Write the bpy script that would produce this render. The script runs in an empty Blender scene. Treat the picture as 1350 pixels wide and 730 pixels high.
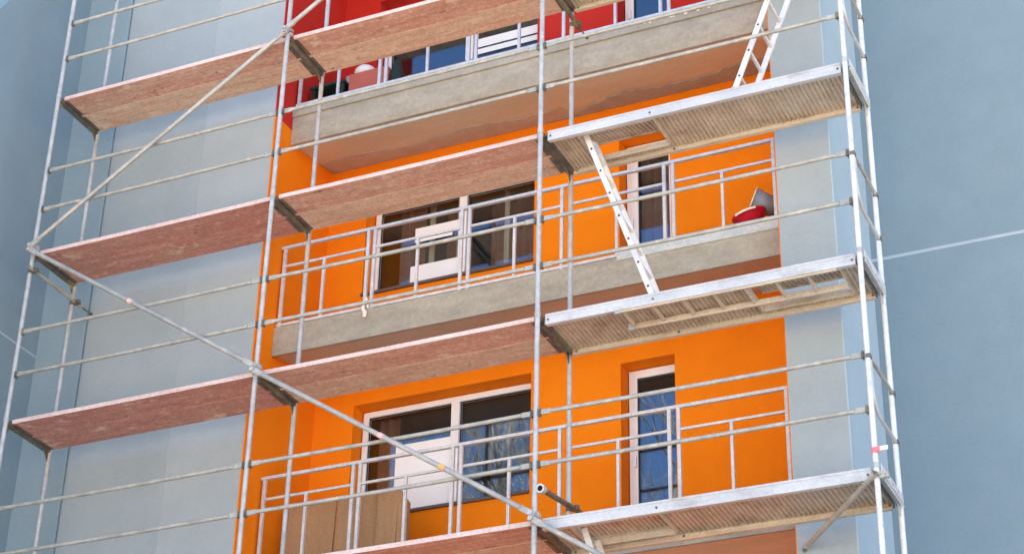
import bpy, bmesh, math, random
from mathutils import Vector, Matrix
R = math.radians
random.seed(7)
S = bpy.context.scene
COL = S.collection

# ------------------------------------------------------------------ camera, sky, sun, exposure
cam = bpy.data.cameras.new('camera'); cam_o = bpy.data.objects.new('camera', cam); COL.objects.link(cam_o)
cam.sensor_width = 36.0; cam.lens = 2594.8 / 1350 * 36; cam.clip_start = 0.1; cam.clip_end = 2000
YAW, PITCH, ROLL = 0.4364, 0.5185, 0.0236
f_ = Vector((-math.sin(YAW) * math.cos(PITCH), math.cos(YAW) * math.cos(PITCH), math.sin(PITCH)))
r0 = Vector((math.cos(YAW), math.sin(YAW), 0)); u0 = r0.cross(f_)
r_ = r0 * math.cos(ROLL) + u0 * math.sin(ROLL); u_ = -r0 * math.sin(ROLL) + u0 * math.cos(ROLL)
cam_o.matrix_world = Matrix(((r_.x, u_.x, -f_.x, 12.349), (r_.y, u_.y, -f_.y, -14.35), (r_.z, u_.z, -f_.z, 1.409), (0, 0, 0, 1)))
S.camera = cam_o

SUN_AZ, SUN_EL = 24.0, 60.0        # behind the building, to the right: the facade lies in open shade
w = bpy.data.worlds.new('World'); S.world = w; w.use_nodes = True
wn = w.node_tree.nodes; bg = wn['Background']
sky = wn.new('ShaderNodeTexSky'); sky.sky_type = 'NISHITA'; sky.sun_disc = False
sky.sun_elevation = R(SUN_EL); sky.sun_rotation = R(SUN_AZ); sky.air_density = 0.9; sky.dust_density = 0.3; sky.ozone_density = 3.0
w.node_tree.links.new(sky.outputs[0], bg.inputs[0]); bg.inputs[1].default_value = 0.10
sl = bpy.data.lights.new('sun', 'SUN'); sl.energy = 5.0; sl.angle = R(0.5); sl.color = (1, 0.95, 0.87)
so = bpy.data.objects.new('sun', sl); COL.objects.link(so)
sd = Vector((math.sin(R(SUN_AZ)) * math.cos(R(SUN_EL)), math.cos(R(SUN_AZ)) * math.cos(R(SUN_EL)), math.sin(R(SUN_EL))))
so.rotation_euler = sd.to_track_quat('Z', 'Y').to_euler()
S.view_settings.view_transform = 'Standard'; S.view_settings.look = 'None'; S.view_settings.gamma = 1
S.view_settings.exposure = 2.32

# ------------------------------------------------------------------ materials
def mat(name, base, var=None, scale=4.0, rough=0.8, metal=0.0, bump=0.0, bscale=60.0, stretch=(1, 1, 1),
        stain=None, stain_scale=1.5, stain_lo=0.55, stain_hi=0.7, spec=0.4, speck=0.0, speck_scale=38.0):
    """principled material: two-tone noise, optional irregular stains, optional fine relief, in world space"""
    m = bpy.data.materials.new(name); m.use_nodes = True
    nt = m.node_tree; N = nt.nodes; L = nt.links; b = N['Principled BSDF']
    geo = N.new('ShaderNodeNewGeometry'); mp = N.new('ShaderNodeMapping'); mp.inputs['Scale'].default_value = stretch
    L.new(geo.outputs['Position'], mp.inputs[0])
    b.inputs['Roughness'].default_value = rough; b.inputs['Metallic'].default_value = metal
    b.inputs['Specular IOR Level'].default_value = spec
    var = var or tuple(min(1, c * 1.12) for c in base)
    n = N.new('ShaderNodeTexNoise'); n.inputs['Scale'].default_value = scale; n.inputs['Detail'].default_value = 7
    n.inputs['Roughness'].default_value = 0.62
    L.new(mp.outputs[0], n.inputs['Vector'])
    rp = N.new('ShaderNodeValToRGB'); rp.color_ramp.elements[0].position = 0.33; rp.color_ramp.elements[1].position = 0.67
    rp.color_ramp.elements[0].color = (*base, 1); rp.color_ramp.elements[1].color = (*var, 1)
    L.new(n.outputs['Fac'], rp.inputs[0]); out = rp.outputs[0]
    if stain:
        n2 = N.new('ShaderNodeTexNoise'); n2.inputs['Scale'].default_value = stain_scale; n2.inputs['Detail'].default_value = 9
        n2.inputs['Roughness'].default_value = 0.68
        L.new(mp.outputs[0], n2.inputs['Vector'])
        r2 = N.new('ShaderNodeMapRange'); r2.inputs[1].default_value = stain_lo; r2.inputs[2].default_value = stain_hi; r2.clamp = True
        L.new(n2.outputs['Fac'], r2.inputs[0])
        mx = N.new('ShaderNodeMix'); mx.data_type = 'RGBA'; mx.inputs['B'].default_value = (*stain, 1)
        L.new(r2.outputs[0], mx.inputs['Factor']); L.new(out, mx.inputs['A']); out = mx.outputs['Result']
    if speck:
        n4 = N.new('ShaderNodeTexNoise'); n4.inputs['Scale'].default_value = speck_scale; n4.inputs['Detail'].default_value = 4; n4.inputs['Roughness'].default_value = 0.75
        L.new(geo.outputs['Position'], n4.inputs['Vector'])
        r4 = N.new('ShaderNodeMapRange'); r4.inputs[1].default_value = 0.35; r4.inputs[2].default_value = 0.65
        r4.inputs[3].default_value = 1 - speck; r4.inputs[4].default_value = 1 + speck
        L.new(n4.outputs['Fac'], r4.inputs[0])
        vm = N.new('ShaderNodeVectorMath'); vm.operation = 'SCALE'; L.new(out, vm.inputs[0]); L.new(r4.outputs[0], vm.inputs['Scale']); out = vm.outputs[0]
    L.new(out, b.inputs['Base Color'])
    if bump:
        n3 = N.new('ShaderNodeTexNoise'); n3.inputs['Scale'].default_value = bscale; n3.inputs['Detail'].default_value = 5
        L.new(mp.outputs[0], n3.inputs['Vector'])
        bp = N.new('ShaderNodeBump'); bp.inputs['Strength'].default_value = bump; bp.inputs['Distance'].default_value = 0.01
        L.new(n3.outputs['Fac'], bp.inputs['Height']); L.new(bp.outputs[0], b.inputs['Normal'])
    return m

M = {}
M['grey_plaster'] = mat('grey_plaster', (0.31, 0.355, 0.375), (0.35, 0.395, 0.41), 1.3, 0.9, bump=0.25, bscale=90,
                        stain=(0.295, 0.345, 0.36), stain_scale=0.9, stain_lo=0.5, stain_hi=0.75, speck=0.03, speck_scale=30.0)
M['pale_plaster'] = mat('pale_grey_plaster', (0.335, 0.38, 0.40), (0.38, 0.42, 0.435), 1.6, 0.9, bump=0.25, bscale=90, speck=.03, speck_scale=30.0)
M['blue_plaster'] = mat('blue_plaster', (0.192, 0.268, 0.312), (0.208, 0.284, 0.328), 2.6, 0.9, bump=0.25, bscale=90,
                        stain=(0.215, 0.30, 0.35), stain_scale=1.4, stain_lo=0.5, stain_hi=0.8, speck=0.03, speck_scale=30.0)
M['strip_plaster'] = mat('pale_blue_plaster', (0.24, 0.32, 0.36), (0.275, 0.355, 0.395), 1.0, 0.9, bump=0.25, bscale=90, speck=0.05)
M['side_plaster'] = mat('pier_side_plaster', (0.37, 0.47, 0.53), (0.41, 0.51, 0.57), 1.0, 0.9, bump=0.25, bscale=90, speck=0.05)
M['joint_paint'] = mat('joint_paint', (0.36, 0.43, 0.49), rough=0.9)
M['orange'] = mat('orange_plaster', (0.86, 0.215, 0.006), (0.90, 0.235, 0.007), 1.5, 0.9, spec=0.12, bump=0.25, bscale=110,
                  stain=(0.78, 0.185, 0.006), stain_scale=1.1, stain_lo=0.52, stain_hi=0.8, speck=0.025)
M['red'] = mat('red_plaster', (0.49, 0.026, 0.020), (0.54, 0.033, 0.024), 1.5, 0.9, spec=0.12, bump=0.25, bscale=110, speck=0.025)
M['concrete'] = mat('slab_concrete', (0.315, 0.288, 0.235), (0.42, 0.385, 0.32), 3.5, 0.92, bump=0.5, bscale=45,
                    stain=(0.25, 0.222, 0.178), stain_scale=2.2, stain_lo=0.55, stain_hi=0.8, stretch=(0.6, 1, 1.6), speck=0.10, speck_scale=26.0)
M['soffit'] = mat('soffit_plaster', (0.60, 0.54, 0.41), (0.68, 0.625, 0.50), 2.0, 0.92, bump=0.4, bscale=40,
                  stain=(0.55, 0.45, 0.31), stain_scale=1.3, stain_lo=0.45, stain_hi=0.75, stretch=(0.35, 1, 1), speck=0.06, speck_scale=26.0)
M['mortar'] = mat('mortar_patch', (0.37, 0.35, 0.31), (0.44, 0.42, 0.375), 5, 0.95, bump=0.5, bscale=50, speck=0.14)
M['pale_mortar'] = mat('pale_mortar', (0.46, 0.42, 0.36), (0.54, 0.50, 0.44), 5, 0.95, bump=0.4, bscale=50, speck=.1)
M['galv'] = mat('galvanised_tube', (0.39, 0.40, 0.40), (0.56, 0.565, 0.555), 9, 0.45, 0.25, bump=0.15, bscale=80,
                stain=(0.60, 0.58, 0.52), stain_scale=6, stain_lo=0.55, stain_hi=0.72, speck=0.09)
M['rail'] = mat('dusty_rail', (0.33, 0.33, 0.30), (0.50, 0.49, 0.44), 7, 0.6, 0.25, bump=0.25, bscale=90,
                stain=(0.60, 0.56, 0.48), stain_scale=9, stain_lo=0.55, stain_hi=0.68, speck=0.09)
M['brace'] = mat('dusty_brace', (0.34, 0.345, 0.33), (0.52, 0.51, 0.47), 5, 0.55, 0.3, bump=0.2, bscale=90,
                 stain=(0.58, 0.53, 0.45), stain_scale=8, stain_lo=0.56, stain_hi=0.68, speck=0.09)
M['dark_steel'] = mat('dark_steel', (0.10, 0.095, 0.08), (0.20, 0.18, 0.15), 8, 0.6, 0.4, bump=0.2,
                      stain=(0.36, 0.31, 0.22), stain_scale=9, stain_lo=0.55, stain_hi=0.7, speck=0.2)
M['transom'] = mat('transom_steel', (0.11, 0.105, 0.085), (0.22, 0.21, 0.17), 8, 0.6, 0.3, bump=0.2,
                   stain=(0.42, 0.36, 0.17), stain_scale=7, stain_lo=0.55, stain_hi=0.7, speck=0.14)
M['alu'] = mat('aluminium_profile', (0.50, 0.51, 0.52), (0.64, 0.65, 0.66), 4, 0.45, 0.25, bump=0.1,
               stain=(0.40, 0.385, 0.36), stain_scale=6, stain_lo=0.54, stain_hi=0.72, stretch=(0.4, 1, 1), speck=0.07)
M['bright_tube'] = mat('bright_tube', (0.68, 0.68, 0.67), (0.84, 0.84, 0.83), 7, 0.4, 0.3, bump=0.1, stain=(0.56, 0.53, 0.48), stain_scale=8, stain_lo=0.56, stain_hi=0.7, speck=0.09)
M['alu_ladder'] = mat('ladder_aluminium', (0.68, 0.675, 0.66), (0.80, 0.795, 0.78), 6, 0.45, 0.2,
                      stain=(0.62, 0.58, 0.52), stain_scale=10, stain_lo=0.6, stain_hi=0.72, speck=0.08)
M['sheet'] = mat('deck_sheet', (0.54, 0.455, 0.36), (0.68, 0.59, 0.48), 6, 0.6, 0.3, bump=0.2,
                 stain=(0.36, 0.27, 0.18), stain_scale=3.5, stain_lo=0.52, stain_hi=0.72, speck=0.1)
M['inner_beam'] = mat('deck_beam', (0.55, 0.49, 0.40), (0.66, 0.60, 0.50), 5, 0.6, 0.2, bump=0.2,
                      stain=(0.40, 0.31, 0.21), stain_scale=4, stain_lo=0.55, stain_hi=0.75, stretch=(0.4, 1, 1), speck=0.12)
def wood(name, base, var, stain, pale, seed):
    """weathered shuttering plank: long grain, blotches of cement, dark nail marks"""
    m = mat(name, base, var, 4.5, 0.85, bump=0.45, bscale=22, stretch=(0.4, 3.4, 2), stain=stain, stain_scale=2.2, stain_lo=0.47, stain_hi=0.64, speck=0.2, speck_scale=30)
    nt = m.node_tree; N = nt.nodes; L = nt.links; b = N['Principled BSDF']; src = b.inputs['Base Color'].links[0].from_socket
    geo = N.new('ShaderNodeNewGeometry')
    def layer(src, scale, lo, hi, col, fac, det=6, st=(1, 1.6, 1)):
        mp = N.new('ShaderNodeMapping'); mp.inputs['Scale'].default_value = st; mp.inputs['Location'].default_value = (seed, seed * 2, seed)
        n = N.new('ShaderNodeTexNoise'); n.inputs['Scale'].default_value = scale; n.inputs['Detail'].default_value = det; n.inputs['Roughness'].default_value = 0.7
        r = N.new('ShaderNodeMapRange'); r.inputs[1].default_value = lo; r.inputs[2].default_value = hi; r.inputs[4].default_value = fac
        x = N.new('ShaderNodeMix'); x.data_type = 'RGBA'; x.inputs['B'].default_value = (*col, 1)
        L.new(geo.outputs['Position'], mp.inputs[0]); L.new(mp.outputs[0], n.inputs['Vector']); L.new(n.outputs['Fac'], r.inputs[0]); L.new(r.outputs[0], x.inputs['Factor']); L.new(src, x.inputs['A'])
        return x.outputs['Result']
    src = layer(src, 14, 0.5, 0.75, tuple(c * .72 for c in base), 0.8, 5, (.16, 2.4, 1))
    src = layer(src, 3.0, 0.575, 0.66, pale, 0.85)
    src = layer(src, 9, 0.58, 0.68, pale, 0.6, 4)
    src = layer(src, 7, 0.655, 0.72, (0.17, 0.07, 0.05), 0.75, 3, (.7, 1.6, 1))
    L.new(src, b.inputs['Base Color'])
    return m
M['plank'] = wood('pink_plank', (0.50, 0.245, 0.185), (0.66, 0.39, 0.30), (0.58, 0.38, 0.29), (0.70, 0.55, 0.44), 1.7)
M['plank_tan'] = wood('tan_plank', (0.54, 0.335, 0.245), (0.70, 0.49, 0.375), (0.62, 0.46, 0.35), (0.70, 0.58, 0.46), 4.3)
M['plank_red'] = wood('red_plank', (0.45, 0.185, 0.15), (0.58, 0.29, 0.235), (0.48, 0.26, 0.20), (0.68, 0.50, 0.38), 8.9)
M['plank_edge'] = mat('plank_edge', (0.60, 0.44, 0.41), (0.72, 0.58, 0.54), 6, 0.75, bump=0.3, bscale=30, stretch=(0.3, 1, 3),
                      stain=(0.56, 0.35, 0.30), stain_scale=4, stain_lo=0.6, stain_hi=0.72, speck=0.16)
M['railing'] = mat('railing_steel', (0.55, 0.56, 0.58), (0.66, 0.67, 0.68), 8, 0.5, 0.2,
                   stain=(0.74, 0.70, 0.64), stain_scale=8, stain_lo=0.58, stain_hi=0.7, speck=0.12)
M['flashing'] = mat('flashing', (0.46, 0.50, 0.50), (0.60, 0.63, 0.62), 5, 0.55, 0.2, stretch=(0.4, 1, 1),
                    stain=(0.68, 0.64, 0.56), stain_scale=5, stain_lo=0.55, stain_hi=0.68, speck=0.14)
M['upvc'] = mat('white_window_plastic', (0.80, 0.78, 0.78), (0.84, 0.82, 0.82), 3, 0.4)
M['gasket'] = mat('black_gasket', (0.02, 0.02, 0.02), rough=0.6)
M['sill'] = mat('dark_sill', (0.10, 0.085, 0.075), rough=0.5)
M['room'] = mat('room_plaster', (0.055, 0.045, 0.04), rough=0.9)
M['curtain_brown'] = mat('brown_curtain', (0.20, 0.085, 0.045), (0.26, 0.12, 0.065), 8, 0.9, stretch=(4, 1, 0.3))
M['curtain_cream'] = mat('cream_curtain', (0.50, 0.44, 0.30), (0.58, 0.52, 0.36), 8, 0.9, stretch=(4, 1, 0.3))
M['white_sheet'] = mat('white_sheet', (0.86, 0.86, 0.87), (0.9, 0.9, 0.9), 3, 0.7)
M['blue_fabric'] = mat('blue_fabric', (0.10, 0.22, 0.48), (0.30, 0.42, 0.66), 7, 0.9)
M['cardboard'] = mat('brown_board', (0.34, 0.195, 0.10), (0.39, 0.235, 0.125), 3, 0.85, bump=0.2, stretch=(3, 1, 0.4),
                     stain=(0.27, 0.16, 0.09), stain_scale=4, stain_lo=0.55, stain_hi=0.75, speck=0.1)
M['red_plastic'] = mat('red_plastic', (0.55, 0.01, 0.03), (0.6, 0.02, 0.04), 3, 0.35)
M['grey_plastic'] = mat('grey_plastic', (0.34, 0.38, 0.44), (0.42, 0.46, 0.5), 5, 0.5)
M['bucket_grey'] = mat('bucket_grey', (0.20, 0.24, 0.30), (0.27, 0.31, 0.37), 6, 0.5)
M['pale_rim'] = mat('pale_rim', (0.8, 0.76, 0.72), rough=0.5)
M['dark_green'] = mat('dark_green_paint', (0.012, 0.028, 0.022), rough=0.6)
M['brick_red'] = mat('brick_red_box', (0.46, 0.11, 0.075), (0.5, 0.14, 0.1), 5, 0.8)
M['tape_red'] = mat('red_tape', (0.75, 0.20, 0.22), rough=0.5)
M['tape_pink'] = mat('pink_tape', (0.85, 0.48, 0.46), rough=0.6)
M['tape_orange'] = mat('orange_tape', (0.85, 0.42, 0.12), rough=0.6)
M['cloth'] = mat('cream_rag', (0.78, 0.70, 0.60), (0.85, 0.78, 0.7), 20, 0.95)
M['bark'] = mat('bark', (0.30, 0.235, 0.17), (0.44, 0.37, 0.29), 6, 0.95, bump=0.6, bscale=12, stretch=(1, 1, 0.3))
M['ground'] = mat('bare_ground', (0.43, 0.35, 0.265), (0.49, 0.41, 0.32), 0.4, 0.95, bump=0.5, bscale=8)
M['roof'] = mat('roof_felt', (0.12, 0.12, 0.12), rough=0.9)

# glass: mirror of the sky over a see-through pane, a little uneven
g = bpy.data.materials.new('window_glass'); g.use_nodes = True
nt = g.node_tree; N = nt.nodes; N.remove(N['Principled BSDF'])
gl = N.new('ShaderNodeBsdfGlossy'); gl.inputs['Roughness'].default_value = 0.0; gl.inputs['Color'].default_value = (0.62, 0.80, 1, 1)
tr = N.new('ShaderNodeBsdfTransparent'); tr.inputs['Color'].default_value = (0.90, 0.92, 0.93, 1)
lw_ = N.new('ShaderNodeLayerWeight'); lw_.inputs['Blend'].default_value = 0.5
fp = N.new('ShaderNodeMath'); fp.operation = 'POWER'; fp.inputs[1].default_value = 4.0
fr = N.new('ShaderNodeMapRange'); fr.inputs[3].default_value = 0.115; fr.inputs[4].default_value = 1.0
nt.links.new(lw_.outputs['Facing'], fp.inputs[0]); nt.links.new(fp.outputs[0], fr.inputs[0])
mx = N.new('ShaderNodeMixShader'); nz = N.new('ShaderNodeTexNoise'); nz.inputs['Scale'].default_value = 1.6
bp = N.new('ShaderNodeBump'); bp.inputs['Strength'].default_value = 0.02; bp.inputs['Distance'].default_value = 0.008
ge = N.new('ShaderNodeNewGeometry')
for a, b in ((ge.outputs['Position'], nz.inputs['Vector']), (nz.outputs['Fac'], bp.inputs['Height']), (bp.outputs[0], gl.inputs['Normal']),
             (fr.outputs[0], mx.inputs[0]), (tr.outputs[0], mx.inputs[1]), (gl.outputs[0], mx.inputs[2]),
             (mx.outputs[0], N['Material Output'].inputs['Surface'])):
    nt.links.new(a, b)
M['glass'] = g

# ------------------------------------------------------------------ mesh helpers
class MB:
    """collects shapes (world coordinates) and links them as ONE mesh object"""
    def __init__(s): s.v = []; s.f = []; s.mi = []; s.sm = []
    def add(s, vs, fs, mi=0, sm=False):
        o = len(s.v); s.v += [tuple(v) for v in vs]
        for f in fs: s.f.append(tuple(i + o for i in f)); s.mi.append(mi); s.sm.append(sm)
    def box(s, a, b, mi=0, rot=None, piv=None):
        (x0, y0, z0), (x1, y1, z1) = a, b
        vs = [Vector(p) for p in ((x0, y0, z0), (x1, y0, z0), (x1, y1, z0), (x0, y1, z0), (x0, y0, z1), (x1, y0, z1), (x1, y1, z1), (x0, y1, z1))]
        if rot is not None:
            pv = Vector(piv) if piv else sum(vs, Vector()) / 8
            vs = [pv + rot @ (v - pv) for v in vs]
        s.add(vs, ((0, 3, 2, 1), (4, 5, 6, 7), (0, 1, 5, 4), (1, 2, 6, 5), (2, 3, 7, 6), (3, 0, 4, 7)), mi)
        return s
    def bar(s, p, q, w, h, up=(0, 0, 1), mi=0):
        """square bar from p to q, w across, h along up"""
        p, q = Vector(p), Vector(q); d = (q - p).normalized(); sd_ = d.cross(Vector(up)).normalized(); u = sd_.cross(d)
        vs = [c + sd_ * (a * w / 2) + u * (b * h / 2) for c in (p, q) for a, b in ((-1, -1), (1, -1), (1, 1), (-1, 1))]
        s.add(vs, ((3, 2, 1, 0), (4, 5, 6, 7), (0, 1, 5, 4), (1, 2, 6, 5), (2, 3, 7, 6), (3, 0, 4, 7)), mi)
        return s
    def tube(s, pts, r, n=12, mi=0, rads=None, caps=True):
        pts = [Vector(p) for p in pts]; k = len(pts); rings = []; u = None
        for i, p in enumerate(pts):
            d = ((pts[min(i + 1, k - 1)] - pts[max(i - 1, 0)])).normalized()
            if u is None:
                a = Vector((0, 0, 1)) if abs(d.z) < 0.9 else Vector((1, 0, 0)); u = d.cross(a).normalized()
            else: u = (u - d * u.dot(d)).normalized()
            vv = d.cross(u); rr = rads[i] if rads else r
            rings.append([p + (u * math.cos(2 * math.pi * j / n) + vv * math.sin(2 * math.pi * j / n)) * rr for j in range(n)])
        fs = []
        for i in range(k - 1):
            for j in range(n):
                fs.append((i * n + j, i * n + (j + 1) % n, (i + 1) * n + (j + 1) % n, (i + 1) * n + j))
        vs = [v for ring in rings for v in ring]
        s.add(vs, fs, mi, True)
        if caps: s.add(rings[0], (tuple(range(n - 1, -1, -1)),), mi); s.add(rings[-1], (tuple(range(n)),), mi)
        return s
    def quad(s, a, b, c, d, mi=0): s.add((a, b, c, d), ((0, 1, 2, 3),), mi); return s
    def prism(s, prof, axis, lo, hi, mi=0):
        """profile of 2-D points swept along an axis ('X': prof=(y,z), 'Y': prof=(x,z), 'Z': prof=(x,y))"""
        n = len(prof)
        def P(p, t): return {'X': (t, p[0], p[1]), 'Y': (p[0], t, p[1]), 'Z': (p[0], p[1], t)}[axis]
        vs = [P(p, lo) for p in prof] + [P(p, hi) for p in prof]
        fs = [tuple(range(n - 1, -1, -1)), tuple(range(n, 2 * n))] + [(i, (i + 1) % n, n + (i + 1) % n, n + i) for i in range(n)]
        s.add(vs, fs, mi); return s
    def build(s, name, mats, parent=None, bevel=0.0, label=None, sub=0, kind=None):
        me = bpy.data.meshes.new(name); root = parent; off = Vector((0, 0, 0))
        while root is not None: off += root.location; root = root.parent
        me.from_pydata([Vector(v) - off for v in s.v], [], s.f); me.validate()
        for m in (mats if isinstance(mats, (list, tuple)) else [mats]): me.materials.append(M[m])
        for p, i, sm in zip(me.polygons, s.mi, s.sm): p.material_index = i; p.use_smooth = sm
        bm = bmesh.new(); bm.from_mesh(me); bmesh.ops.remove_doubles(bm, verts=bm.verts, dist=1e-6) if False else None
        bmesh.ops.recalc_face_normals(bm, faces=bm.faces); bm.to_mesh(me); bm.free()
        o = bpy.data.objects.new(name, me); COL.objects.link(o); o.parent = parent
        if bevel:
            b = o.modifiers.new('bevel', 'BEVEL'); b.width = bevel; b.segments = 2; b.limit_method = 'ANGLE'
        if label: o['label'] = label
        if kind: o['kind'] = kind
        return o

def tag(o, label, cat, group=None):
    o['label'] = label; o['category'] = cat
    if group: o['group'] = group
    return o
def thing(name, label, cat, loc=(0, 0, 0), group=None):
    o = bpy.data.objects.new(name, None); COL.objects.link(o); o.location = loc; o.empty_display_size = 0.2
    return tag(o, label, cat, group)

# ------------------------------------------------------------------ ground
gm = MB(); n_ = 24
for i in range(n_):
    for j in range(n_):
        x0, x1 = -600 + 1200 * i / n_, -600 + 1200 * (i + 1) / n_; y0, y1 = -600 + 1200 * j / n_, -600 + 1200 * (j + 1) / n_
        gm.quad((x0, y0, 0), (x1, y0, 0), (x1, y1, 0), (x0, y1, 0))
gm.build('ground', 'ground', kind='structure')

# ------------------------------------------------------------------ apartment building
YF, YB = 1.05, 2.37                 # front wall plane, back wall of the loggias and set-back right wall
XL, XO, XP, XR = -0.63, 2.21, 7.93, 8.47
TOP = 22.0
bld = thing('apartment_building', 'grey-blue plastered apartment block with stacked orange and red balcony recesses', 'building', (4, 2.4, 0))
# left grey wall: three plaster fields, each a hair proud of the next, with the vertical joint near the corner
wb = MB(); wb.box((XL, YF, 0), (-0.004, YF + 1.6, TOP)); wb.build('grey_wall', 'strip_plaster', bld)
wb = MB(); wb.box((0.026, YF - 0.003, 0), (1.28, YF + 1.3, TOP)); wb.build('grey_wall', 'grey_plaster', bld)
wb = MB(); wb.box((1.28, YF, 0), (XO - 0.012, YF + 1.3, TOP)); wb.build('grey_wall', 'pale_plaster', bld)
wb = MB(); wb.box((-0.004, YF + 0.02, 0), (0.026, YF + 1.6, TOP)); wb.build('wall_joint', 'blue_plaster', bld)
# pier right of the loggias and set-back blue wall
wb = MB(); wb.box((XP, YF, 0), (XR - .012, YB + 0.3, TOP)); wb.build('grey_pier', 'grey_plaster', bld)
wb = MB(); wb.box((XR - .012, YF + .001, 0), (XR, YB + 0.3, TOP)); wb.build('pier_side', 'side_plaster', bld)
wb = MB(); wb.box((XR, YB, 0), (26, YB + 8, 11.250)).box((XR, YB, 11.284), (26, YB + 8, TOP)); wb.build('blue_wall', 'blue_plaster', bld)
wb = MB(); wb.box((XR, YB - 0.004, 11.250), (26, YB + 8, 11.284)); wb.build('wall_joint', 'joint_paint', bld)
# loggia side wall: orange below, red above
for z0, z1, m in ((0, 13.835, 'orange'), (13.835, TOP, 'red')):
    wb = MB(); wb.box((XO - 0.012, YF - 0.002, z0), (XO, YB + 0.3, z1)); wb.build('side_wall', m, bld)
    wb = MB(); wb.box((XP - 0.012, YF + 0.012, z0), (XP, YB + 0.3, z1)); wb.build('side_wall', m, bld)
wb = MB(); wb.box((XL, YB + 3.8, 0), (XP, YB + 8, TOP)).box((XL - 6, -0.0 + YB + 0.31, 0), (XO - 0.012, YB + 3.8, TOP)); wb.build('building_core', 'grey_plaster', bld)
wb = MB(); wb.box((XL, YF - 0.2, TOP), (26.2, YB + 8.2, TOP + 0.3)); wb.build('roof', 'roof', bld)

FLOORS = {  # window (z0,z1), door (z0,z1), wall zone, colour
    1: dict(w=(14.95, 16.20), d=(14.13, 16.20), z=(13.835, 16.60), m='red'),
    2: dict(w=(12.10, 13.33), d=(11.34, 13.40), z=(11.10, 13.835), m='orange'),
    3: dict(w=(9.39, 10.73), d=(8.56, 10.645), z=(8.33, 11.10), m='orange')}
WX, DX = (2.70, 4.80), (5.80, 6.385)
RV = 0.19                            # depth of the reveals
def back_wall(zlo, zhi, ops, m):
    xs = sorted({XO, XP, *[x for o in ops for x in o[:2]]}); zs = sorted({zlo, zhi, *[z for o in ops for z in o[2:]]})
    b = MB()
    for i in range(len(xs) - 1):
        for j in range(len(zs) - 1):
            cx, cz = (xs[i] + xs[i + 1]) / 2, (zs[j] + zs[j + 1]) / 2
            if any(o[0] < cx < o[1] and o[2] < cz < o[3] for o in ops): continue
            b.quad((xs[i], YB, zs[j]), (xs[i + 1], YB, zs[j]), (xs[i + 1], YB, zs[j + 1]), (xs[i], YB, zs[j + 1]))
            b.quad((xs[i], YB + 0.3, zs[j]), (xs[i], YB + 0.3, zs[j + 1]), (xs[i + 1], YB + 0.3, zs[j + 1]), (xs[i + 1], YB + 0.3, zs[j]))
    for x0, x1, z0, z1 in ops:
        e = YB + 0.3
        b.quad((x0, YB, z0), (x0, e, z0), (x0, e, z1), (x0, YB, z1)); b.quad((x1, YB, z0), (x1, YB, z1), (x1, e, z1), (x1, e, z0))
        b.quad((x0, YB, z1), (x0, e, z1), (x1, e, z1), (x1, YB, z1)); b.quad((x0, YB, z0), (x1, YB, z0), (x1, e, z0), (x0, e, z0))
    me = b.build('back_wall', m, bld)
def frame(mb, x0, x1, z0, z1, y, wd=0.065, dp=0.07):
    mb.box((x0, y, z0), (x0 + wd, y + dp, z1)); mb.box((x1 - wd, y, z0), (x1, y + dp, z1))
    mb.box((x0 + wd, y, z0), (x1 - wd, y + dp, z0 + wd)); mb.box((x0 + wd, y, z1 - wd), (x1 - wd, y + dp, z1))
def pane(par, x0, x1, z0, z1, y):
    q = MB(); q.box((x0, y, z0), (x1, y + 0.02, z1)); q.build('pane', 'glass', par)
    k = MB(); t = 0.012
    k.box((x0 - .004, y - 0.008, z0 - .004), (x0 + t, y - 0.001, z1 + .004)); k.box((x1 - t, y - 0.008, z0 - .004), (x1 + .004, y - 0.001, z1 + .004))
    k.box((x0 + t, y - 0.008, z0 - .004), (x1 - t, y - 0.001, z0 + t)); k.box((x0 + t, y - 0.008, z1 - t), (x1 - t, y - 0.001, z1 + .004))
    k.build('gasket', 'gasket', par)
def curtain(par, x0, x1, z0, z1, y, m, wave=0.03, pitch=0.11, lab=None):
    b = MB(); n = max(8, int((x1 - x0) / 0.02))
    P = [(x0 + (x1 - x0) * i / n, y + wave * math.sin((x0 + (x1 - x0) * i / n) * 2 * math.pi / pitch + 0.8 * math.sin(i * .37))) for i in range(n + 1)]
    vs = [(x, yy, z0) for x, yy in P] + [(x, yy, z1) for x, yy in P]
    b.add(vs, [(i, i + 1, n + 2 + i, n + 1 + i) for i in range(n)], 0, True)
    o = b.build('curtain', m, par)
    if lab: o['label'] = lab
DS = {1: .05, 2: .075, 3: .036}
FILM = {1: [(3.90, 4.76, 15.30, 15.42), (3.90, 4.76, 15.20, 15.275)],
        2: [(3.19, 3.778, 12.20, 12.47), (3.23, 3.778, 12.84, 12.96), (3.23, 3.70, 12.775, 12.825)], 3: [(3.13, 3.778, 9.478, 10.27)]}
back_wall(0, 8.33, [], 'orange'); back_wall(16.60, TOP, [], 'red')
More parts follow.
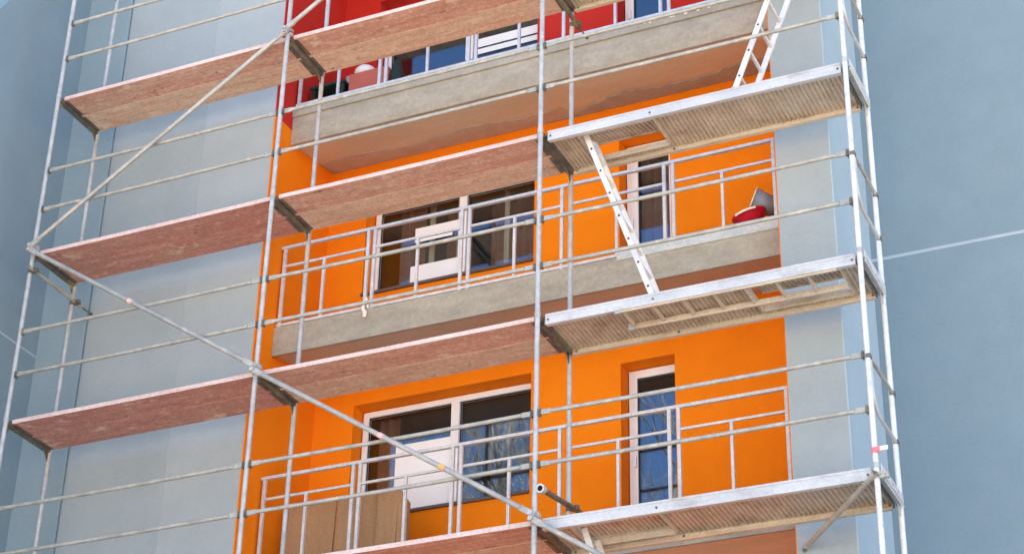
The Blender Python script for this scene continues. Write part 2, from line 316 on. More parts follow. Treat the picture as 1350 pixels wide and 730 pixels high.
for fl, d in FLOORS.items():
    (wz0, wz1), (dz0, dz1) = d['w'], d['d']
    back_wall(d['z'][0], d['z'][1], [(*WX, wz0, wz1), (*DX, dz0, dz1)], d['m'])
    y = YB + RV
    # window: fixed frame, mullion, two panes, dark outer sill
    wf = MB(); frame(wf, WX[0] + .02, WX[1] + .04, wz0 + .01, wz1 - .01, y)
    wf.box((3.79, y - .012, wz0 + .01 + .065), (3.885, y + .07, wz1 - .075))
    wo = wf.build('window', 'upvc', bld, bevel=0.004)
    for a, b in ((WX[0] + .085, 3.79), (3.885, WX[1] - .025)): pane(wo, a, b, wz0 + .075, wz1 - .075, y + .03)
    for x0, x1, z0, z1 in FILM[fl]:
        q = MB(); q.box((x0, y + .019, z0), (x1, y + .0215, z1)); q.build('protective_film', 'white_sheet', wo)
    sm = MB(); sm.box((WX[0], YB - .035, wz0 - .022), (WX[1], y, wz0 + .008)); sm.build('sill', 'sill', wo)
    # door
    df = MB(); frame(df, DX[0] + .015, DX[1] + .05, dz0 + .01, dz1 - .012, y, 0.055)
    do = df.build('balcony_door', 'upvc', bld, bevel=0.004)
    sf = MB(); frame(sf, DX[0] + .072, DX[1] - .007, dz0 + .067, dz1 - .069, y - .012, DS[fl], 0.06); sf.build('sash', 'upvc', do, bevel=0.004)
    pane(do, DX[0] + .072 + DS[fl], DX[1] - .007 - DS[fl], dz0 + .067 + DS[fl], dz1 - .069 - DS[fl], y + .015)
    hm = MB(); hm.box((DX[0] + .08, y - .05, dz0 + .98), (DX[0] + .10, y - .012, dz0 + 1.10)); hm.build('handle', 'upvc', do)
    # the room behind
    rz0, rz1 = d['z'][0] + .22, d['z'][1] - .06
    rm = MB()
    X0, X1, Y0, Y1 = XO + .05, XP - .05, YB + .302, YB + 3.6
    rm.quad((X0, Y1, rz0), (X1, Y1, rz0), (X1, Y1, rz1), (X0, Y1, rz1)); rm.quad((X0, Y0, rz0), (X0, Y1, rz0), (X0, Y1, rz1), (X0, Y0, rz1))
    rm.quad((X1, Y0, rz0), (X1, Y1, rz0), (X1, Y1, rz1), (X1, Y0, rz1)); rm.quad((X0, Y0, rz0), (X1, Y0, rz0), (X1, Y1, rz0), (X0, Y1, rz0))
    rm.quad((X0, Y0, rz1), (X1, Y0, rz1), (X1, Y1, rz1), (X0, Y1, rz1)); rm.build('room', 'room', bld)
# things behind the glass
yc = YB + 0.42
curtain(bld, 2.95, 3.25, 12.0, 13.4, yc, 'curtain_brown'); curtain(bld, 3.42, 3.75, 12.0, 13.4, yc + .2, 'curtain_brown')
for x in (3.28, 3.62, 4.22, 4.68): curtain(bld, x, x + .07, 12.0, 13.4, yc + .05, 'curtain_cream', .012, .05)
curtain(bld, 3.95, 4.75, 12.0, 13.4, yc + .3, 'curtain_brown', lab='dark red brown curtain in the right pane of the second window')
curtain(bld, 5.85, 6.40, 11.3, 13.4, yc + .1, 'curtain_brown')
b = MB()
for k in range(9):
    b.tube([(3.95 + k * .1, yc - .05, 12.05), (3.95 + k * .1, yc - .05, 12.16 + .06 * math.sin(k * 2.1)), (3.96 + k * .1, yc - .05, 12.25 + .06 * math.sin(k * 2.1))], .07, 8, rads=[.07, .075, .02])
b.build('blue_cushion', 'blue_fabric', bld)
curtain(bld, 2.80, 3.07, 9.3, 10.7, yc, 'curtain_brown')

# left wing, projecting towards the viewer, with a steep sloping end
lw = thing('building_wing', 'blue-grey plastered side wing with a steep sloping edge at the left', 'building', (XL, 0, 0))
prof = [(-4.2, 0), (YF + 1.6, 0), (YF + 1.6, TOP - 2), (1.2, 18.15), (-0.366, 15.28), (-0.494, 15.05), (-1.0, 14.1), (-4.2, 8.2)]
def split(prof, z, keep_low):
    out = []
    for i, p in enumerate(prof):
        q = prof[(i + 1) % len(prof)]
        ins = (p[1] <= z) if keep_low else (p[1] >= z); inq = (q[1] <= z) if keep_low else (q[1] >= z)
        if ins: out.append(p)
        if ins != inq: t = (z - p[1]) / (q[1] - p[1]); out.append((p[0] + (q[0] - p[0]) * t, z))
    return out
b = MB(); b.prism(split(prof, 11.32, True), 'X', XL - 6, XL); b.prism(split(prof, 11.345, False), 'X', XL - 6, XL); b.build('blue_wall', 'blue_plaster', lw)
b = MB(); b.prism(split(split(prof, 11.345, True), 11.32, False), 'X', XL - 6, XL + .004); b.build('wall_joint', 'joint_paint', lw)

# ------------------------------------------------------------------ balconies and their railings
def balcony(lab, zb, zt, lip=False, flash=True, rise=0.17):
    yf, ye = 1.40, YB - 0.002
    t = thing('balcony', lab, 'balcony', (5.07, yf, zb), 'balconies in the recess')
    b = MB(); x0, x1 = XO + .003, XP - .015
    zbk = zb + rise
    vs = [(x0, yf, zb), (x1, yf, zb), (x1, yf, zt), (x0, yf, zt), (x0, ye, zbk), (x1, ye, zbk), (x1, ye, zt), (x0, ye, zt)]
    b.add(vs, ((0, 1, 2, 3), (3, 2, 6, 7), (4, 7, 6, 5), (0, 3, 7, 4), (1, 5, 6, 2)), 0); b.add(vs, ((0, 4, 5, 1),), 1)
    # drip edge along the underside
    b.box((x0, yf + .0, zb - .022), (x1, yf + .03, zb - .001), 0)
    b.build('slab', ['concrete', 'soffit'], t)
    if lip:
        l = MB(); l.box((x0, yf - .028, zt - .11), (x1, yf + .2, zt + .012)); l.build('edge_lip', 'concrete', t, bevel=.008)
    if flash:
        l = MB(); l.box((6.15, yf - .012, zt - .045), (x1 - .02, yf - .002, zt + .085)); l.build('flashing', 'flashing', t)
    return t
bal1 = balcony('highest balcony slab, raw concrete front under the red walls', 13.66, 14.11, True, False)
bal2 = balcony('middle balcony slab, raw concrete front between the two orange storeys', 10.985, 11.30)
bal3 = balcony('lowest balcony slab, mostly hidden behind the lowest scaffold decks', 8.18, 8.55, False, False, 0.0)
b = MB(); b.box((XO + .003, 1.40, 16.40), (XP - .015, YB - .002, 16.80)); b.build('upper_slab', 'soffit', bld)
# ragged dark mortar patch at the back of the top slab's underside
def soffit_z(y, zb): return zb + 0.17 * (y - 1.40) / (YB - 1.40)
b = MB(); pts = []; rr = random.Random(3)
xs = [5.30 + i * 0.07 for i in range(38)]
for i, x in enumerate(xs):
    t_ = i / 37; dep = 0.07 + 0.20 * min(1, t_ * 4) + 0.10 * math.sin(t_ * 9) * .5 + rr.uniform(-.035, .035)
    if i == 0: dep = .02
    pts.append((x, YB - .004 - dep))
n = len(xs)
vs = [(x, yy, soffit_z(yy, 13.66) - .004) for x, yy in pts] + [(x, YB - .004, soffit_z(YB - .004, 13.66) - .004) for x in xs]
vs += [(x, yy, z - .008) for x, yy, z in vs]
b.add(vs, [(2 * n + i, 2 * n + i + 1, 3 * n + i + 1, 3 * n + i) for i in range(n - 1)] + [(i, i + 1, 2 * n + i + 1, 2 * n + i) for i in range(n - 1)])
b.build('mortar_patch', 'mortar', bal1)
b = MB(); xs = [XO + .02 + i * .075 for i in range(42)]; n = len(xs)
pts = [(x, YB - .005 - (.30 + .05 * math.sin(i * .31) + rr.uniform(-.015, .015) if i < 41 else .1)) for i, x in enumerate(xs)]
vs = [(x, yy, soffit_z(yy, 13.66) - .002) for x, yy in pts] + [(x, YB - .005, soffit_z(YB - .005, 13.66) - .002) for x in xs]
vs += [(x, yy, z - .006) for x, yy, z in vs]
b.add(vs, [(2 * n + i, 2 * n + i + 1, 3 * n + i + 1, 3 * n + i) for i in range(n - 1)] + [(i, i + 1, 2 * n + i + 1, 2 * n + i) for i in range(n - 1)])
b.build('mortar_patch', 'pale_mortar', bal1, label='pale grey mortar band along the back of the soffit')
b = MB()
for i in range(16):
    x = 6.45 + .055 * i + rr.uniform(-.03, .03); r = rr.uniform(.008, .024)
    b.tube([(x - r, 1.366, 14.085 + rr.uniform(-.03, .03)), (x, 1.366, 14.08 + rr.uniform(-.02, .02)), (x + r * 1.5, 1.366, 14.085 + rr.uniform(-.03, .03))], r, 6, rads=[r * .4, r, r * .3])
b.build('mortar_splash', 'pale_rim', bal1, kind='stuff')

SEC = [(2.26, 2.76, 3.29), (3.37, 3.89, 4.40), (4.49, 5.01, 5.54), (5.63, 6.14, 6.655), (6.75, 7.265, 7.80)]
def railing(lab, zbot, top=0.98, mid=0.745):
    y = 1.425
    t = thing('balcony_railing', lab, 'railing', (5.07, y, zbot), 'railings along the balcony edges')
    def rail(z, x0=2.225, x1=7.83, w=.032, h=.032):
        q = MB(); q.box((x0, y - w / 2, z - h / 2), (x1, y + w / 2, z + h / 2)); q.build('rail', 'railing', t, bevel=.004)
    rail(zbot + top, 2.215, 7.83, .04, .034); rail(zbot + .02)
    for a, m_, c in SEC:
        rail(zbot + mid, a + .0175, c - .0175, .026, .026)
        for x, zt in ((a, zbot + top - .017), (c, zbot + top - .017)):
            q = MB(); q.box((x - .017, y - .017, zbot - .012), (x + .017, y + .017, zt)); q.build('post', 'railing', t, bevel=.003)
        q = MB(); q.box((m_ - .015, y - .0155, zbot + .036), (m_ + .015, y + .0155, zbot + mid + .012)); q.build('post', 'railing', t, bevel=.003)
railing('railing on the highest balcony, in front of the red walls', 14.16)
railing('railing on the middle balcony, complete from end to end between orange walls', 11.312)
railing('railing on the lowest balcony, in front of the wide window with the white sheet', 8.575)

# ------------------------------------------------------------------ scaffold
SX = [0.0, 2.954, 5.922, 8.923]; W = 0.753
LV = {1: 14.0, 2: 12.0, 3: 10.0, 4: 8.0}
COLN = ['leftmost', 'second from left', 'third from left', 'rightmost']
def coupler(mb, c, axis='Z', r=.034, mi=0):
    c = Vector(c); d = {'Z': Vector((0, 0, 1)), 'Y': Vector((0, 1, 0)), 'X': Vector((1, 0, 0))}[axis]
    mb.tube([c - d * .026, c + d * .026], r, 12, mi)
    s_ = Vector((1, 0, 0)) if axis != 'X' else Vector((0, 0, 1))
    mb.box(c + s_ * r * .7 + Vector((-.014, -.02, -.022)), c + s_ * r * .7 + Vector((.03, .02, .022)), mi)
    mb.tube([c + s_ * (r * .7 + .01) + Vector((0, -.05, 0)), c + s_ * (r * .7 + .01) + Vector((0, .05, 0))], .008, 6, mi)
frame_labels = ['leftmost scaffold frame, by the inner corner of the blue wing',
                'scaffold frame in front of the left orange edge of the recess',
                'scaffold frame between the plank decks and the metal decks',
                'rightmost scaffold frame, bright tubes before the plain blue wall']
for c, x in enumerate(SX):
    t = thing('scaffold_frame', frame_labels[c], 'scaffold frame', (x, 0, 0), 'upright frames of the scaffold')
    for y in (0.0, W):
        b = MB(); b.tube([(x, y, .08), (x, y, 17.4)], .0242, 16); b.build('standard', 'bright_tube' if c == 3 else 'galv', t)
        b = MB(); b.box((x - .075, y - .075, .0), (x + .075, y + .075, .012)); b.tube([(x, y, .012), (x, y, .3)], .017, 10); b.build('base_plate', 'dark_steel', t)
    for z in (16, 14, 12, 10, 8, 6, 4, 2):
        # U-shaped transom: web, two flanges, gusset
        b = MB(); zt = z - .012
        b.box((x - .024, .024, zt - .052), (x + .024, W - .024, zt - .047))
        b.box((x - .027, .024, zt - .052), (x - .022, W - .024, zt)); b.box((x + .022, .024, zt - .052), (x + .027, W - .024, zt))
        b.prism([(.024, zt - .052), (.024, zt - .15), (.10, zt - .052)], 'X', x - .004, x + .004)
        b.prism([(W - .024, zt - .052), (W - .10, zt - .052), (W - .024, zt - .15)], 'X', x - .004, x + .004)
        b.build('transom', 'galv' if c == 3 else 'transom', t)
        for y in (0.0, W):
            b = MB(); b.tube([(x, y, z - .03), (x, y, z + .012)], .0285, 14); b.tube([(x, y, z + .012), (x, y, z + .02)], .0262, 14)
            b.build('sleeve', 'galv', t)
        # wedge housings for the guard rails
        if z in (14, 12, 10, 8):
            for dz in (.5, 1.0):
                for sgn in ((1,) if c == 0 else (-1,) if c == 3 else (1, -1)):
                    b = MB(); b.box((x + sgn * .022, -.014, z + dz - .028), (x + sgn * .052, .014, z + dz + .028))
                    b.box((x + sgn * .034, -.026, z + dz - .04), (x + sgn * .040, .026, z + dz + .035)); b.build('wedge_housing', 'transom', t)
BAY = ['left bay', 'middle bay', 'right bay']
DECKN = {1: 'highest', 2: 'second highest', 3: 'third highest', 4: 'lowest'}
for bay in range(3):
    xa, xb = SX[bay] + .05, SX[bay + 1] - .05
    for lv, z in LV.items():
        if lv == 1 and bay == 2: continue
        for dz, nm in ((1.0, 'upper'), (.5, 'lower')):
            if lv == 1 and bay == 1 and dz == 1.0: continue
            zz = z + dz
            t = thing('guard_rail', '%s dusty grey guard rail above the %s deck of the %s' % (nm, DECKN[lv], BAY[bay]), 'guard rail',
                      ((xa + xb) / 2, 0, zz), 'guard rails of the scaffold')
            sag = .006
            b = MB(); k = 6
            b.tube([(xa + .09 + (xb - xa - .18) * i / k, 0, zz - sag * math.sin(math.pi * i / k)) for i in range(k + 1)], .0195, 12); b.build('tube', 'rail', t)
            for x0, x1, hx in ((xa, xa + .09, xa + .025), (xb - .09, xb, xb - .025)):
                b = MB(); b.box((x0, -.009, zz - .024), (x1, .009, zz + .024))
                b.tube([(hx, -.012, zz), (hx, .012, zz)], .011, 8); b.build('flat_end', 'rail', t, bevel=.003)

# plank decks
def plank_deck(bay, lv, m, lab):
    z = LV[lv]; x0, x1 = SX[bay] + .05, SX[bay + 1] - .05
    t = thing('plank_deck', lab, 'scaffold deck', ((x0 + x1) / 2, W / 2, z), 'timber plank decks of the scaffold')
    for i in range(2):
        y0 = .04 + i * .3372; y1 = y0 + .336
        b = MB(); k = 8
        # plank with a slight bow
        zs = [z - .045 - .004 * math.sin(math.pi * j / k) - (.003 if i else 0) for j in range(k + 1)]
        vs = []
        for j in range(k + 1):
            x = x0 + (x1 - x0) * j / k
            vs += [(x, y0, zs[j]), (x, y1, zs[j]), (x, y1, zs[j] + .045), (x, y0, zs[j] + .045)]
        fs, fe = [], []
        for j in range(k):
            a, c = 4 * j, 4 * j + 4
            fs += [(a, a + 1, c + 1, c), (a + 2, a + 3, c + 3, c + 2)]; fe += [(a, c, c + 3, a + 3), (a + 1, a + 2, c + 2, c + 1)]
        fm = [fe.pop(q) for q in range(len(fe) - 1, -1, -1) if (q % 2 == 1) or i]
        fs += fm; fe += [(0, 3, 2, 1), (4 * k, 4 * k + 1, 4 * k + 2, 4 * k + 3)]
        b.add(vs, fs, 0); b.add(vs, fe, 1); o = b.build('plank', [m if i == 0 or m == 'plank_red' else 'plank_tan', 'plank_edge'], t)
        for ex, sg in ((x0, 1), (x1, -1)):
            h = MB(); h.box((min(ex, ex + sg * .035), y0 + .02, z - .052), (max(ex, ex + sg * .035), y1 - .02, z - .0475))
            h.box((min(ex - sg * .004, ex - sg * .03), y0 + .06, z - .018), (max(ex - sg * .004, ex - sg * .03), y0 + .12, z + .004))
            h.box((min(ex - sg * .004, ex - sg * .03), y1 - .12, z - .018), (max(ex - sg * .004, ex - sg * .03), y1 - .06, z + .004)); h.build('end_hook', 'dark_steel', t)
plank_deck(0, 1, 'plank', 'highest timber deck of the left bay, before plain grey wall')
plank_deck(1, 1, 'plank', 'highest timber deck of the middle bay, across the red walls')
plank_deck(0, 2, 'plank_red', 'second timber deck of the left bay, reddish with pale plaster smears')
plank_deck(1, 2, 'plank', 'second timber deck of the middle bay, above the window with brown curtains')
plank_deck(0, 3, 'plank_red', 'third and lowest visible timber deck of the left bay, reddish underside')
plank_deck(1, 3, 'plank', 'third timber deck of the middle bay, below the middle balcony slab')
plank_deck(1, 4, 'plank', 'lowest timber deck of the middle bay, at the bottom edge below the brown boards')

# aluminium decks with corrugated sheet, hatch and lid
def metal_deck(lv, lab, hatch=None, lid=28):
    z = LV[lv]; x0, x1 = SX[2] + .06, SX[3] - .05; y0, y1 = .035, W - .035
    t = thing('metal_deck', lab, 'scaffold deck', ((x0 + x1) / 2, W / 2, z), 'aluminium decks of the right bay')
    h = .105
    b = MB(); b.prism([(y0, z - h), (y0 + .05, z - h), (y0 + .05, z - h + .012), (y0 + .014, z - h + .012), (y0 + .014, z), (y0, z)], 'X', x0, x1)
    b.box((x0, y0 - .006, z - .022), (x1, y0 - .0005, z)); o = b.build('front_beam', 'alu', t, bevel=.003)
    b = MB(); b.prism([(y1, z - h), (y1, z), (y1 - .014, z), (y1 - .014, z - h + .012), (y1 - .05, z - h + .012), (y1 - .05, z - h)], 'X', x0, x1)
    b.build('rear_beam', 'inner_beam', t, bevel=.003)
    for x in (x0 + .03, x1 - .03, (x0 + x1) / 2 - .4):
        b = MB(); b.tube([(x, y0 - .007, z - .06), (x, y0 + .002, z - .06)], .011, 10); b.build('rivet', 'dark_steel', t)
        b = MB(); b.tube([(x, y1 - .018, z - .06), (x, y1 - .012, z - .06)], .012, 10); b.build('rivet', 'dark_steel', t)
    def corr(mb, xa, xb, ya, yb, zc, pitch=.043, hgt=.013, rot=None, piv=None):
        n = max(1, round((xb - xa) / pitch)); p = (xb - xa) / n; prof = []
        for i in range(n):
            xx = xa + i * p
            prof += [(xx, zc), (xx + p * .5, zc), (xx + p * .62, zc + hgt), (xx + p * .88, zc + hgt)]
        prof.append((xb, zc))
        lo = [Vector((x, ya, zz)) for x, zz in prof]; hi = [Vector((x, yb, zz)) for x, zz in prof]
        if rot is not None: lo = [piv + rot @ (v - piv) for v in lo]; hi = [piv + rot @ (v - piv) for v in hi]
        k = len(prof); mb.add(lo + hi, [(i, i + 1, k + i + 1, k + i) for i in range(k - 1)])
    zs = z - .045; ya, yb = y0 + .014, y1 - .014
    b = MB()
    if hatch:
        hx0, hx1 = hatch; hy0, hy1 = .14, .60
        corr(b, x0, hx0, ya, yb, zs); corr(b, hx1, x1, ya, yb, zs)
        corr(b, hx0, hx1, ya, hy0, zs); corr(b, hx0, hx1, hy1, yb, zs)
    else: corr(b, x0, x1, ya, yb, zs)
    b.build('deck_sheet', 'sheet', t)
    if hatch:
        f = MB()
        f.box((hx0, hy0 - .012, zs - .03), (hx1, hy0, zs + .03)); f.box((hx0, hy1, zs - .03), (hx1, hy1 + .012, zs + .03))
        f.box((hx0 - .012, hy0, zs - .03), (hx0, hy1, zs + .03)); f.box((hx1, hy0, zs - .03), (hx1 + .012, hy1, zs + .03))
        f.build('hatch_frame', 'inner_beam', t)
        rot = Matrix.Rotation(R(lid), 3, 'X'); pv = Vector((hx0, hy0, zs + .035)); l = MB()
        corr(l, hx0 + .01, hx1 - .01, hy0 + .005, hy1 - .02, zs + .038, rot=rot, piv=pv)
        l.box((hx0 + .01, hy1 - .02, zs + .03), (hx1 - .01, hy1 - .005, zs + .06), rot=rot, piv=pv)
        l.build('hatch_lid', 'sheet', t)
    for xe in (x0 - .018, x1 + .004):
        q = MB(); q.box((xe, y0 + .02, z - h + .01), (xe + .012, y1 - .02, z - .012)); q.build('end_cap', 'dark_steel', t)
    return t
md1 = metal_deck(1, 'highest metal deck, only its rear corner shows at the upper edge', None)
md2 = metal_deck(2, 'metal deck carrying the upper ladder, with a hatch over the lower ladder', (6.27, 7.02), 14)
md3 = metal_deck(3, 'metal deck with a ladder folded flat underneath, where the lower ladder stands', (7.87, 8.70), 14)
md4 = metal_deck(4, 'lowest metal deck, at the bottom right beside the slanting tie tube', (6.20, 7.0), 0)

# ladders: two stiles, round rungs, end feet
def ladder(lab, foot, head, y0, y1, spacing=.285, group=None, first=.18, look='alu_ladder'):
    look = 'inner_beam' if look == 'dusty' else look
    t = thing('ladder', lab, 'ladder', foot if isinstance(foot, tuple) else tuple(foot), group)
    p, q = Vector((foot[0], 0, foot[2])), Vector((head[0], 0, head[2])); d = (q - p); Ln = d.length; d.normalize()
    up = d.cross(Vector((0, 1, 0)))
    for y in (y0, y1):
        b = MB(); o_ = Vector((0, y, 0)); b.bar(p + o_, q + o_, .026, .054, up=up); st = b.build('stile', look, t, bevel=.004)
        k = MB(); s_ = first
        while s_ < Ln - .05:
            c = p + d * s_ + o_; e = -.0145 if y == y0 else .0145
            k.tube([c + Vector((0, e - .002, 0)), c + Vector((0, e + .002, 0))], .011, 10); s_ += spacing
        k.build('rung_end', 'gasket', st)
        b = MB(); b.bar(p + o_ - d * .004, p + o_ + d * .05, .034, .07, up=up); b.build('foot', 'grey_plastic', st)
    s_ = first
    while s_ < Ln - .05:
        c = p + d * s_; b = MB(); b.bar(c + Vector((0, y0 + .013, 0)), c + Vector((0, y1 - .013, 0)), .026, .03, up=up); b.build('rung', look, t, bevel=.004); s_ += spacing
    return t
ladder('ladder slanting left up from a metal deck into the hatch above it', (6.985, .2, 10.005), (6.27, .2, 12.10), .20, .52)
ladder('white ladder slanting right up from the upper metal deck past the top edge', (7.83, .15, 12.005), (8.62, .15, 14.05), .12, .50)
ladder('ladder leading down from the lowest metal deck, only its top end in view', (6.95, .2, 5.9), (6.27, .2, 7.96), .28, .58)
ld = ladder('ladder folded flat against the underside of a metal deck', (6.66, .2, 9.908), (8.70, .2, 9.908), .065, .40, .285, None, .06, 'dusty')

# diagonal braces
def brace(a, b_, lab, bands=()):
    p, q = Vector(a), Vector(b_); d = (q - p).normalized()
    t = thing('diagonal_brace', lab, 'brace', tuple((p + q) / 2), 'diagonal braces across the front of the scaffold')
    m = MB(); m.tube([p + d * .12, q - d * .12], .0242, 14); m.build('tube', 'brace', t)
    for c, s_ in ((p, 1), (q, -1)):
        e = MB(); e.bar(c - d * .03 * s_, c + d * .13 * s_, .03, .055, up=Vector((0, -1, 0)).cross(d)); e.build('flat_end', 'brace', t, bevel=.004)
        k = MB(); coupler(k, (c.x, 0, c.z + (.0 if s_ > 0 else 0)), 'Z', .033); k.tube([(c.x, -.03, c.z), (c.x, -.095, c.z)], .016, 10); k.tube([(c.x, -.084, c.z), (c.x, -.098, c.z)], .024, 6); k.build('coupler', 'galv', t)
    for f, mt in bands:
        c = p + (q - p) * f; k = MB(); k.tube([c - d * .03, c + d * .03], .0275, 14); k.build('tape_band', mt, t)
yb_ = -.062
brace((0, yb_, 12.02), (2.954, yb_, 14.0), 'brace rising across the left bay from its second to its highest deck')
brace((2.954, yb_, 14.03), (5.922, yb_, 16.0), 'short visible end of a brace rising out of the top edge')
brace((0, yb_, 11.97), (2.954, yb_, 10.02), 'brace falling across the left bay from its second to its third deck', ((.475, 'tape_pink'),))
brace((2.954, yb_, 9.97), (5.922, yb_, 8.02), 'brace falling across the middle bay before the wide lower window', ((.49, 'tape_pink'), (.705, 'tape_orange')))
brace((5.922, yb_, 7.97), (8.923, yb_, 6.0), 'short visible end of a brace falling out of the bottom edge')

# wall ties
def tie(a, b_, lab, cps, rod=None, r=.0242, mat_='transom', ring=False):
    p, q = Vector(a), Vector(b_)
    t = thing('wall_tie', lab, 'wall tie', tuple(p), 'tie tubes between scaffold and wall')
    m = MB(); m.tube([p, q], r, 14, caps=False)
    d = (q - p).normalized(); m.tube([q, p], r - .004, 14, caps=False); m.build('tube', mat_, t)
    for c in cps:
        k = MB(); coupler(k, c, 'Z', .029); coupler(k, Vector(c) + Vector((0.048, 0, 0)), 'Y', .029); k.build('coupler', 'brace' if mat_ == 'brace' else 'transom', t)
    if ring:
        k = MB(); k.tube([p - d * .012, p + d * .05], .042, 16, caps=False); k.tube([p + d * .05, p - d * .012], .026, 16, caps=False)
        n = 16; u = d.cross(Vector((1, 0, 0))).normalized(); v_ = d.cross(u); c_ = p - d * .012
        vs = [c_ + (u * math.cos(2 * math.pi * j / n) + v_ * math.sin(2 * math.pi * j / n)) * q_ for q_ in (.026, .042) for j in range(n)]
        k.add(vs, [(j, (j + 1) % n, n + (j + 1) % n, n + j) for j in range(n)]); k.build('end_ring', 'alu', t)
    if rod:
        k = MB(); k.tube([q, rod], .008, 8); k.tube([Vector(rod) - Vector((0, .012, 0)), Vector(rod)], .02, 10); k.build('anchor', 'dark_steel', t)
    return t
tie((.05, -.10, 11.735), (.05, .86, 11.735), 'tie tube under the second deck of the leftmost frame, fixed to the grey wall', [(0, 0, 11.735), (0, W, 11.735)], (.05, YF - .004, 11.735), .019, 'rail')
tie((5.975, .02, 13.78), (5.975, .84, 13.78), 'tie tube pointing at the highest balcony slab at the top centre', [(5.922, 0, 13.78), (5.922, W, 13.78)], (5.975, 1.04, 13.80))
tie((5.975, .0, 8.27), (5.975, .90, 8.40), 'open-ended tie tube clamped above the lowest metal deck', [(5.922, W, 8.385)], None, .0242, 'transom', True)
tie((8.93, -.06, 7.90), (8.03, YF - .06, 7.80), 'slanting dusty tie tube from the rightmost frame back to the grey pier', [(8.923, 0, 7.90)], (8.0, YF - .003, 7.795), .0242, 'brace')

# end guards of the rightmost frame: bar and bent loop
for lv, nm in ((1, 'highest'), (2, 'second highest'), (3, 'third highest'), (4, 'lowest')):
    z = LV[lv]; x = SX[3]
    t = thing('end_guard_rail', 'bent end guard of the rightmost frame above the %s metal deck' % nm, 'guard rail', (x, W / 2, z), 'end guards of the scaffold')
    b = MB(); b.tube([(x + .012, .022, z + .98), (x + .012, W - .022, z + .98)], .0165, 12); b.build('top_bar', 'rail', t)
    pts = [(x + .008, .046, z + 1.0)]
    for i in range(9):
        a = math.pi / 2 * i / 8; pts.append((x + .008, .046 + .22 * (1 - math.cos(a)), z + .74 - .22 * math.sin(a)))
    pts.append((x + .008, W - .022, z + .52))
    b = MB(); b.tube(pts, .0165, 12); b.build('loop', 'alu', t)
    for yy, z_ in ((0, z + .955), (W, z + .955), (W, z + .497)): b = MB(); b.box((x - .012, yy - .029, z_ + .005), (x + .030, yy + .029, z_ + .04)); b.build('clamp', 'transom', t)
    b = MB(); b.bar((x + .034, .03, z - .02), (x + .034, W - .035, z - .02), .008, .075); b.bar((x + .034, .03, z - .085), (x + .034, W - .035, z - .085), .010, .02); eb = b.build('end_board', 'bright_tube', t, bevel=.003)
    if lv == 4:
        for yy, hh in ((.14, .05), (.19, .03), (.33, .012), (.37, .012), (.52, .03)): b = MB(); b.box((x + .0375, yy, z - .02 - hh / 2), (x + .0395, yy + (.03 if hh > .02 else .06), z - .02 + hh / 2)); b.build('red_mark', 'tape_red', eb)

# ------------------------------------------------------------------ small things
# red-and-white tag on the rightmost frame
b = MB(); b.tube([(8.923, 0, 8.10), (8.923, 0, 8.145)], .029, 14); b.box((8.923, -.036, 8.10), (9.00, -.031, 8.142)); o = b.build('warning_tape', 'tape_red')
tag(o, 'red and white tape wrapped round the rightmost frame near the lowest metal deck', 'tape')
b = MB(); b.box((8.975, -.040, 8.103), (9.04, -.0365, 8.139)); b.build('white_end', 'white_sheet', o)
# brown boards leaning on the lowest balcony
t = thing('leaning_boards', 'brown boards standing side by side on the lowest balcony behind its railing', 'board', (3.0, 1.75, 8.56))
for x0, x1, zt, y in ((2.30, 2.36, 9.34, 1.80), (2.365, 2.92, 9.36, 1.74), (2.925, 3.40, 9.38, 1.76), (3.43, 3.66, 9.36, 1.70)):
    b = MB(); b.box((x0, y, 8.55), (x1, y + .025, zt), rot=Matrix.Rotation(R(-3), 3, 'X')); b.build('board', 'cardboard', t, bevel=.003)
b = MB(); b.prism([(3.665, 8.55), (3.78, 8.55), (3.775, 9.18), (3.665, 9.34)], 'Y', 1.70, 1.76); b.build('board', 'cardboard', t)
# red tub with a grey bucket on the middle balcony
def lathe(mb, prof, mtx, n=20, mi=0):
    vs = []; k = len(prof)
    for r, z in prof:
        for j in range(n): a = 2 * math.pi * j / n; vs.append(mtx @ Vector((r * math.cos(a), r * math.sin(a), z)))
    mb.add(vs, [(i * n + j, i * n + (j + 1) % n, (i + 1) * n + (j + 1) % n, (i + 1) * n + j) for i in range(k - 1) for j in range(n)], mi, True)
t = thing('red_tub', 'round red plastic tub at the right end of the middle balcony', 'tub', (7.52, 1.72, 11.55))
mt = Matrix.Translation((7.47, 1.72, 11.545)) @ Matrix.Scale(.8, 4) @ Matrix.Rotation(R(-14), 4, 'Y') @ Matrix.Rotation(R(12), 4, 'X')
b = MB(); lathe(b, [(0.001, 0), (.15, 0), (.205, .13), (.225, .14), (.225, .155), (.198, .15), (.145, .012), (.001, .012)], mt); b.build('bowl', 'red_plastic', t)
b = MB(); b.tube([mt @ Vector((.23 * math.cos(a), .23 * math.sin(a) - .01, .13)) for a in [R(-125 + 5 * i) for i in range(15)]], .012, 8); b.build('handle', 'pale_rim', t)
b = MB(); b.box((7.36, 1.60, 11.302), (7.62, 1.86, 11.51)); o = b.build('storage_box', 'grey_plastic', bevel=.01); tag(o, 'grey box under the red tub, hidden by the flashing of the middle balcony', 'box')
t = thing('grey_bucket', 'grey plastic bucket tipped over on the red tub', 'bucket', (7.60, 1.78, 11.72))
mt = Matrix.Translation((7.57, 1.80, 11.82)) @ Matrix.Scale(1.12, 4) @ Matrix.Rotation(R(-68), 4, 'Y') @ Matrix.Rotation(R(25), 4, 'X') @ Matrix.Translation((0, 0, -.12))
b = MB(); lathe(b, [(0.001, .0), (.085, 0), (.112, .22), (.105, .22), (.08, .012), (.001, .012)], mt); b.build('bucket_body', 'bucket_grey', t)
